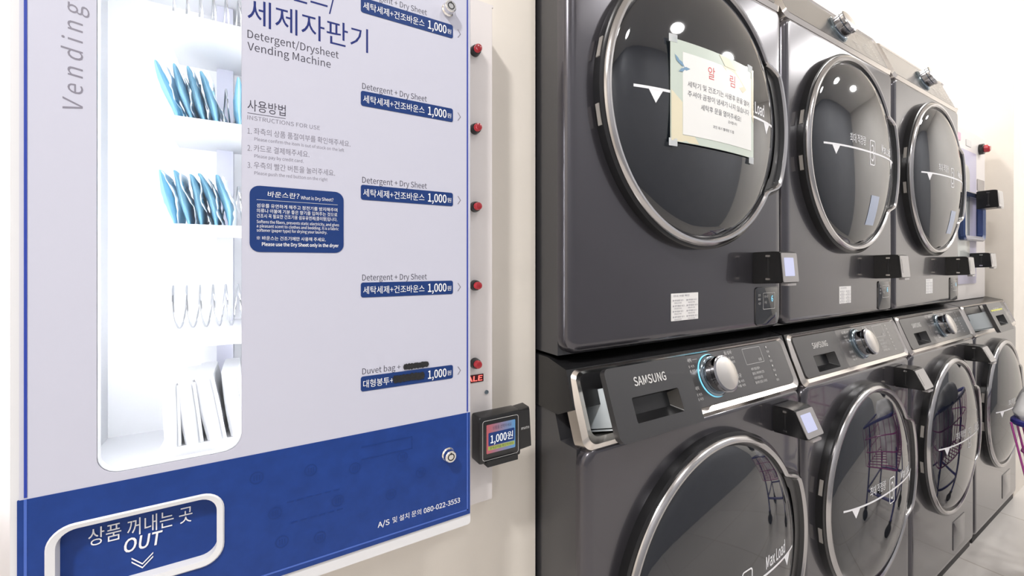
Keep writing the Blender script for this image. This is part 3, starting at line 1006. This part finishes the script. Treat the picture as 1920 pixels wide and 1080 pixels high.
# chrome cam locks
for z in (1.5237, 0.9044):
    lk = vbuild(MB().lathe_y(0.2290, z, [(0.0095, VY), (0.0095, VY - 0.003), (0.0080, VY - 0.005), (0.0080, VY - 0.012), (0.0072, VY - 0.0130), (0.0, VY - 0.0130)], 32), 'cam_lock', M['chrome'], door)
    vbuild(MB().loft([[(0.2290 + 0.0050 * math.cos(a), VY - 0.0132, z + 0.0050 * math.sin(a)) for a in [k * math.pi / 12 for k in range(24)]],
                      [(0.2290 + 0.0036 * math.cos(a), VY - 0.0132, z + 0.0036 * math.sin(a)) for a in [k * math.pi / 12 for k in range(24)]]], False, False)
           .box(0.2280, 0.2300, VY - 0.0133, VY - 0.0131, z + 0.0032, z + 0.0058), 'keyway', M['black_matte'], lk)
# red push buttons on the strip
for z in (1.5028, 1.3808, 1.2587, 1.1359, 1.0139):
    bt = vbuild(MB().lathe_y(0.2935, z, [(0.0085, 0.6052), (0.0085, 0.6030), (0.0075, 0.5965), (0.0062, 0.5955)], 28), 'push_button', M['black'], cabinet)
    vbuild(MB().lathe_y(0.2935, z, [(0.0061, 0.5965), (0.0061, 0.5905), (0.0050, 0.5885), (0.0025, 0.5877), (0.0, 0.5875)], 28), 'button_cap', M['red_button'], bt)
ld = vbuild(MB().box(0.268, 0.3087, 0.6038, 0.606, 0.9835, 0.9955), 'sale_display', M['led_back'], cabinet)
vbuild(MB().text('SALE', 0.2705, 0.3062, 0.9858, 0.0078, 0.6034, shear=0.08, bold=0.01), 'led_lettering', M['led_red'], ld, fix=False)
vbuild(MB().lathe_y(0.3145, 0.9650, [(0.0035, 0.6050), (0.0032, 0.6035), (0.0, 0.6033)], 20), 'screw', M['knob_ring'], cabinet)
# shelves and their wire coils
SHELF_Y0, SHELF_Y1 = 0.617, 0.77
SHELF_Z = (1.4580, 1.3390, 1.2150, 1.0860, 0.9580)
for k, z in enumerate(SHELF_Z):
    sh = vbuild(MB().rbox(-0.0955, 0.248, SHELF_Y0, SHELF_Y0 + 0.003, z - 0.0135, z + 0.001, 0.0006).rbox(-0.0955, 0.248, SHELF_Y0 + 0.002, SHELF_Y1, z - 0.003, z, 0.0006), 'shelf', M['inner_white'], cabinet)
    pts = []
    pitch, turns = 0.0135, 24
    for a in range(turns * 20):
        q = a / 20.0
        pts.append((-0.092 + q * pitch, 0.668 + 0.024 * math.cos(2 * math.pi * q), z + 0.030 + 0.0265 * math.sin(2 * math.pi * q)))
    vbuild(MB().tube(pts, 0.0010, 5), 'wire_coil', M['wire_steel'], sh)
# ---- goods on the shelves


def film_packet(x, z, h, lean, seed, label, deep=0.075):
    """a thin film packet standing on a shelf, its face turned to the side, leaning left at the top"""
    rnd = random.Random(seed)
    t = thing('detergent_packet', label, 'packet', (x, 0.665, z), 'blue film packets in the vending machine')
    body, clear = MB(), MB()
    nu, nv = 8, 12
    loops = []
    for j in range(nv + 1):
        v = j / nv
        th = 0.0050 * math.sin(math.pi * min(1, max(0.06, v * 0.94))) ** 0.6 + 0.0006
        cxm = -lean * v ** 1.25 + 0.0012 * math.sin(5 * v + seed)
        wd = deep / 2 * (1 - 0.10 * v)
        lp = []
        for i in range(16):
            a = 2 * math.pi * i / 16
            rr = 1 + 0.10 * rnd.uniform(-1, 1)
            lp.append((cxm + th * math.cos(a) * rr, wd * (abs(math.sin(a)) ** 0.6) * (1 if math.sin(a) > 0 else -1), v * h + 0.001))
        loops.append(lp)
    b = body.loft(loops).build('film_body', M['packet'], t, sharp=50)
    cl = []
    for j in range(nv + 1):
        v = j / nv
        cxm = -lean * v ** 1.25 + 0.0058 + 0.0022 * math.sin(7 * v + seed * 1.7)
        cl.append([(cxm + 0.0012 * rnd.uniform(-1, 1) + 0.0025 * math.cos(math.pi * (i / 6 - 0.5)), deep / 2 * (i / 3 - 1) * 0.97 - 0.001, v * h * 0.97 + 0.001) for i in range(7)])
    clear.loft(cl, False, False, closed=False).build('film_edge', M['packet_clear'], b)
    return t


ORD = ('leftmost', 'second from left', 'third from left', 'fourth from left', 'fifth from left')
for k, (x, lean, h) in enumerate(((-0.081, 0.019, 0.064), (-0.0675, 0.0165, 0.064), (-0.0545, 0.017, 0.064), (-0.041, 0.017, 0.061))):
    film_packet(x, SHELF_Z[1] + 0.0005, h, lean, k + 1, '%s pale blue film packet on the upper stocked vending shelf' % ORD[k])
film_packet(-0.018, SHELF_Z[1] + 0.0005, 0.062, 0.003, 9, 'upright crumpled pale blue packet at the window edge, upper stocked vending shelf')
for k, (x, lean, h) in enumerate(((-0.083, 0.014, 0.062), (-0.0685, 0.0155, 0.063), (-0.0560, 0.012, 0.060), (-0.0415, 0.017, 0.062), (-0.0285, 0.012, 0.062))):
    film_packet(x, SHELF_Z[2] + 0.0005, h, lean, k + 21, '%s pale blue film packet on the middle vending shelf' % ORD[k])


def paper_bag(x, z, h, lean, w, seed, label):
    t = thing('folded_bag', label, 'bag', (x, 0.665, z), 'white folded bags in the vending machine')
    loops = []
    for j in range(9):
        v = j / 8
        th = w / 2 * (0.85 + 0.15 * math.sin(math.pi * v))
        cxm = -lean * v
        lp = [(cxm + px * th, py, v * h) for px, py in ((-1, -0.040), (-0.6, -0.0445), (0.6, -0.0445), (1, -0.040), (1.06 + 0.05 * math.sin(3 * v + seed), 0.0), (1, 0.04), (0.6, 0.044), (-0.6, 0.044), (-1, 0.04), (-1.02, 0))]
        loops.append(lp)
    b = MB().loft(loops).build('bag_body', M['bag'], t)
    MB().loft([[(w * 0.36 - lean * v, -0.0455, v * h * 0.96 + 0.001), (w * 0.50 - lean * v, -0.044, v * h * 0.96 + 0.001)] for v in (0, 0.5, 1)], False, False, closed=False).build('bag_fold', M['packet_clear'], b)
    return t


for k, (x, lean, h, w) in enumerate(((-0.083, 0.002, 0.073, 0.0165), (-0.0635, 0.008, 0.0745, 0.0195), (-0.0415, 0.013, 0.078, 0.021), (-0.0185, 0.010, 0.080, 0.020))):
    paper_bag(x, SHELF_Z[4] + 0.0005, h, lean, w, k, '%s white folded bag on the bottom vending shelf' % ORD[k])

# card terminal on the vending machine's strip
ct = thing('card_terminal', 'black card terminal showing 1,000 won on the vending machine strip', 'card terminal', (0.2891, 0.605, 0.864))
b = MB().plate(rrect(0.0, 0.074, 0.0, 0.072, 0.003, 3), -0.026, 0.0, 0.003)
hous = b.build('housing', M['black'], ct)
MB().loft([[(x, 0.0, z) for x, z in ((0.072, 0.007), (0.0975, 0.007), (0.0935, 0.073), (0.072, 0.071))],
           [(x, -0.020, z) for x, z in ((0.072, 0.007), (0.0970, 0.008), (0.0930, 0.072), (0.072, 0.071))],
           [(x, -0.025, z) for x, z in ((0.072, 0.008), (0.0945, 0.010), (0.0910, 0.069), (0.072, 0.070))]]).build('side_block', M['black'], ct)
o, i = rrect(0.005, 0.069, 0.005, 0.066, 0.004, 4), rrect(0.0056, 0.0684, 0.0056, 0.0654, 0.0036, 4)
n = len(o)
MB().add([(x, -0.0264, z) for x, z in o + i], [(k, (k + 1) % n, n + (k + 1) % n, n + k) for k in range(n)]).build('silver_outline', M['text_silver'], hous, fix=False)
sc = MB().plate(rrect(0.012, 0.063, 0.015, 0.059, 0.001, 2), -0.0266, -0.024).build('screen', M['price_screen'], ct)
MB().plate(rrect(0.0150, 0.0615, 0.0265, 0.0465, 0.0015, 3), -0.0268, -0.026).build('price_band', M['navy'], sc)
MB().plate(rrect(0.0145, 0.0615, 0.0200, 0.0255, 0.0005, 2), -0.0268, -0.026).build('yellow_band', mat('yellow_green_screen_band', (0.03, 0.03, 0.01), 0.3, emit=(0.42, 0.50, 0.10), strength=0.7), sc)
tx = MB().text('1,000', 0.0185, 0.0470, 0.0305, 0.0115, -0.0271, bold=0.01)
tx.text('원', 0.0480, 0.0585, 0.0300, 0.0125, -0.0271, bold=0.01)
tx.build('price_lettering', mat('lit_white_digits', (0.1, 0.1, 0.1), 0.4, emit=(1, 1, 1), strength=0.85), sc, fix=False)
tx = MB().text('상품을 선택하세요', 0.022, 0.056, 0.0505, 0.0055, -0.0271)
tx.build('screen_lettering', M['text_dark'], sc, fix=False)
tx = MB()
tx.text('결제금액을 확인하세요', 0.017, 0.059, 0.0210, 0.0040, -0.0271)
tx.build('screen_lettering', M['text_dark'], sc, fix=False)
MB().text('smartro', 0.0745, 0.090, 0.0395, 0.0046, -0.0256).build('side_lettering', M['text_silver'], ct, fix=False)
MB().box(0.012, 0.066, -0.030, -0.002, -0.004, 0.004).build('card_slot', M['black_matte'], ct)

# ---------------------------------------------------------------- the lavender unit standing on the farthest washer
KX0, KX1, KZ0, KZ1, KY = 2.575, 3.172, 1.000, 1.800, 0.625
ks = thing('wall_unit', 'lavender fronted white vending cabinet standing over the farthest washer', 'vending cabinet', (KX0, KY, KZ0))
kw, kh = KX1 - KX0, KZ1 - KZ0
MB().rbox(0, kw, 0, 0.40, 0, kh, 0.006).build('cabinet', M['kiosk_white'], ks)
kp = MB().plate(rrect(0.075, 0.420, 0.075, kh - 0.10, 0.006, 3), -0.006, 0.002, 0.002).build('lavender_panel', M['lavender'], ks)
MB().plate(rrect(0.09, 0.30, 0.18, kh - 0.17, 0.05, 6), -0.010, -0.004, 0.003).build('window', M['kiosk_glass'], kp)
MB().plate(rrect(0.10, 0.20, kh - 0.065, kh - 0.03, 0.003, 2), -0.002, 0.001).build('pink_label', M['pink'], ks)
MB().plate(rrect(0.28, 0.36, kh - 0.075, kh - 0.045, 0.003, 2), -0.002, 0.001).build('grey_label', M['text_silver'], ks)
bt = MB().lathe_y(0.500, kh - 0.065, [(0.026, 0.001), (0.026, -0.016), (0.020, -0.018)], 24).build('push_button', M['black'], ks)
MB().lathe_y(0.500, kh - 0.065, [(0.019, -0.016), (0.019, -0.032), (0.013, -0.037), (0.0, -0.038)], 24).build('button_cap', M['red_button'], bt)
MB().lathe_y(0.545, 0.215, [(0.006, 0.001), (0.006, -0.004), (0.0, -0.005)], 16).build('screw', M['black'], ks)
MB().plate(rrect(0.455, 0.57, kh - 0.27, kh - 0.215, 0.003, 2), -0.003, 0.001).build('slot_plate', M['screen_dim'], ks)
MB().plate(rrect(0.455, 0.57, kh - 0.42, kh - 0.405, 0.003, 2), -0.003, 0.001).build('coin_slot', M['text_grey'], ks)
# blue frame that stands out in front of the panel
fo, fi = rrect(0.125, 0.455, 0.275, 0.500, 0.030, 6), rrect(0.152, 0.428, 0.298, 0.477, 0.014, 6)
MB().loft([[(x, 0.001, z) for x, z in fo], [(x, -0.026, z) for x, z in fo], [(x, -0.032, z) for x, z in rrect(0.132, 0.448, 0.282, 0.493, 0.025, 6)],
           [(x, -0.026, z) for x, z in fi], [(x, 0.001, z) for x, z in fi]], False, False).build('blue_frame', M['frame_blue'], ks)
make_reader('card_reader', 'upper black card reader on the lavender wall unit, inside the blue frame', (KX0 + 0.285, KY - 0.033, 1.422), 0.09, 0.083, 0.065, 0.07, False, 'card readers on the wall unit')
make_reader('card_reader', 'lower black card reader on the lavender wall unit, below the blue frame', (KX0 + 0.305, KY - 0.007, 1.150), 0.09, 0.070, 0.065, 0.07, False, 'card readers on the wall unit')

# ---------------------------------------------------------------- laundry cart at the right edge, mirrored in the washer doors
CX0, CX1, CY0, CY1 = 2.12, 2.74, -0.10, 0.36
CZ0, CZ1 = 0.36, 0.650
ca = thing('laundry_cart', 'purple and blue wire laundry cart parked before the washers at the right edge', 'laundry cart', ((CX0 + CX1) / 2, (CY0 + CY1) / 2, 0))
hw, hd = (CX1 - CX0) / 2, (CY1 - CY0) / 2
rr = rrect(-hw, hw, -hd, hd, 0.05, 5)
MB().tube([(x, y, CZ1) for x, y in rr], 0.011, 8, True).build('rim', M['cart_blue'], ca)
wires = MB()
sc_ = 0.82
for z, s in ((CZ0, sc_), (CZ0 + 0.095, 0.88), (CZ0 + 0.19, 0.94)):
    wires.tube([(x * s, y * s, z) for x, y in rr], 0.004, 6, True)
per = []
for k in range(11):
    per += [(-hw + 2 * hw * k / 10, -hd), (-hw + 2 * hw * k / 10, hd)]
for k in range(1, 7):
    per += [(-hw, -hd + 2 * hd * k / 7), (hw, -hd + 2 * hd * k / 7)]
for x, y in per:
    wires.tube([(x, y, CZ1), (x * sc_, y * sc_, CZ0)], 0.003, 5)
for k in range(1, 10):
    wires.tube([((-hw + 2 * hw * k / 10) * sc_, -hd * sc_, CZ0), ((-hw + 2 * hw * k / 10) * sc_, hd * sc_, CZ0)], 0.003, 5)
wires.build('wire_basket', M['cart_magenta'], ca)
for sx in (-1, 1):
    for sy in (-1, 1):
        lx, ly = sx * (hw - 0.11), sy * (hd - 0.06)
        leg = MB().tube([(lx, ly, CZ1 - 0.01), (lx, ly, 0.09)], 0.011, 8).build('leg', M['cart_blue'], ca)
        MB().loft([[(lx - 0.012, ly + 0.036 * math.cos(a), 0.036 + 0.036 * math.sin(a)) for a in [k * math.pi / 8 for k in range(16)]],
                   [(lx + 0.012, ly + 0.036 * math.cos(a), 0.036 + 0.036 * math.sin(a)) for a in [k * math.pi / 8 for k in range(16)]]]).box(lx - 0.016, lx + 0.016, ly - 0.014, ly + 0.014, 0.055, 0.095).build('caster', M['black'], leg)
MB().tube([(x * 0.70, y * 0.78, 0.20) for x, y in rr], 0.009, 8, True).build('lower_frame', M['cart_blue'], ca)


def laundry_bundle(x, y, z, rx, ry, rz, seed, label, spill=(1.0, 1.0)):
    rnd = random.Random(seed)
    bm = bmesh.new()
    bmesh.ops.create_icosphere(bm, subdivisions=4, radius=1)
    ph = [rnd.uniform(0, 6) for _ in range(9)]
    for v in bm.verts:
        p = v.co
        d = 1 + 0.10 * math.sin(4 * p.x + ph[0]) * math.sin(3 * p.y + ph[1]) + 0.09 * math.sin(6 * p.z + ph[2] + 2 * p.x) + 0.05 * math.sin(11 * p.x + ph[3]) * math.sin(9 * p.z + ph[4]) + 0.04 * math.sin(14 * p.y + 8 * p.z + ph[5])
        g = (abs(p.x) ** 3 + abs(p.y) ** 3 + abs(p.z) ** 3) ** (-1 / 3)          # fuller than a ball
        w = spill[0] + (spill[1] - spill[0]) * min(1.0, max(0.0, (p.z * g - 0.30) / 0.22))   # spreads above the rim
        v.co = Vector((p.x * g * rx * d * w, p.y * g * ry * d * w, max(p.z * g, -0.9) * rz * d + rz * 0.93))
    o = MB().from_bm(bm).build('laundry_bundle', M['cloth'], None, (x, y, z), sharp=180)
    return tag(o, label, 'laundry', 'white laundry in the wire cart')


laundry_bundle(2.292, 0.240, CZ0 + 0.006, 0.115, 0.115, 0.205, 3, 'white cloth laundry bundle heaped over the near rim of the wire cart', (0.78, 1.42))
laundry_bundle(2.585, 0.08, CZ0 + 0.006, 0.085, 0.12, 0.15, 8, 'white cloth laundry bundle lying at the far end of the wire cart')
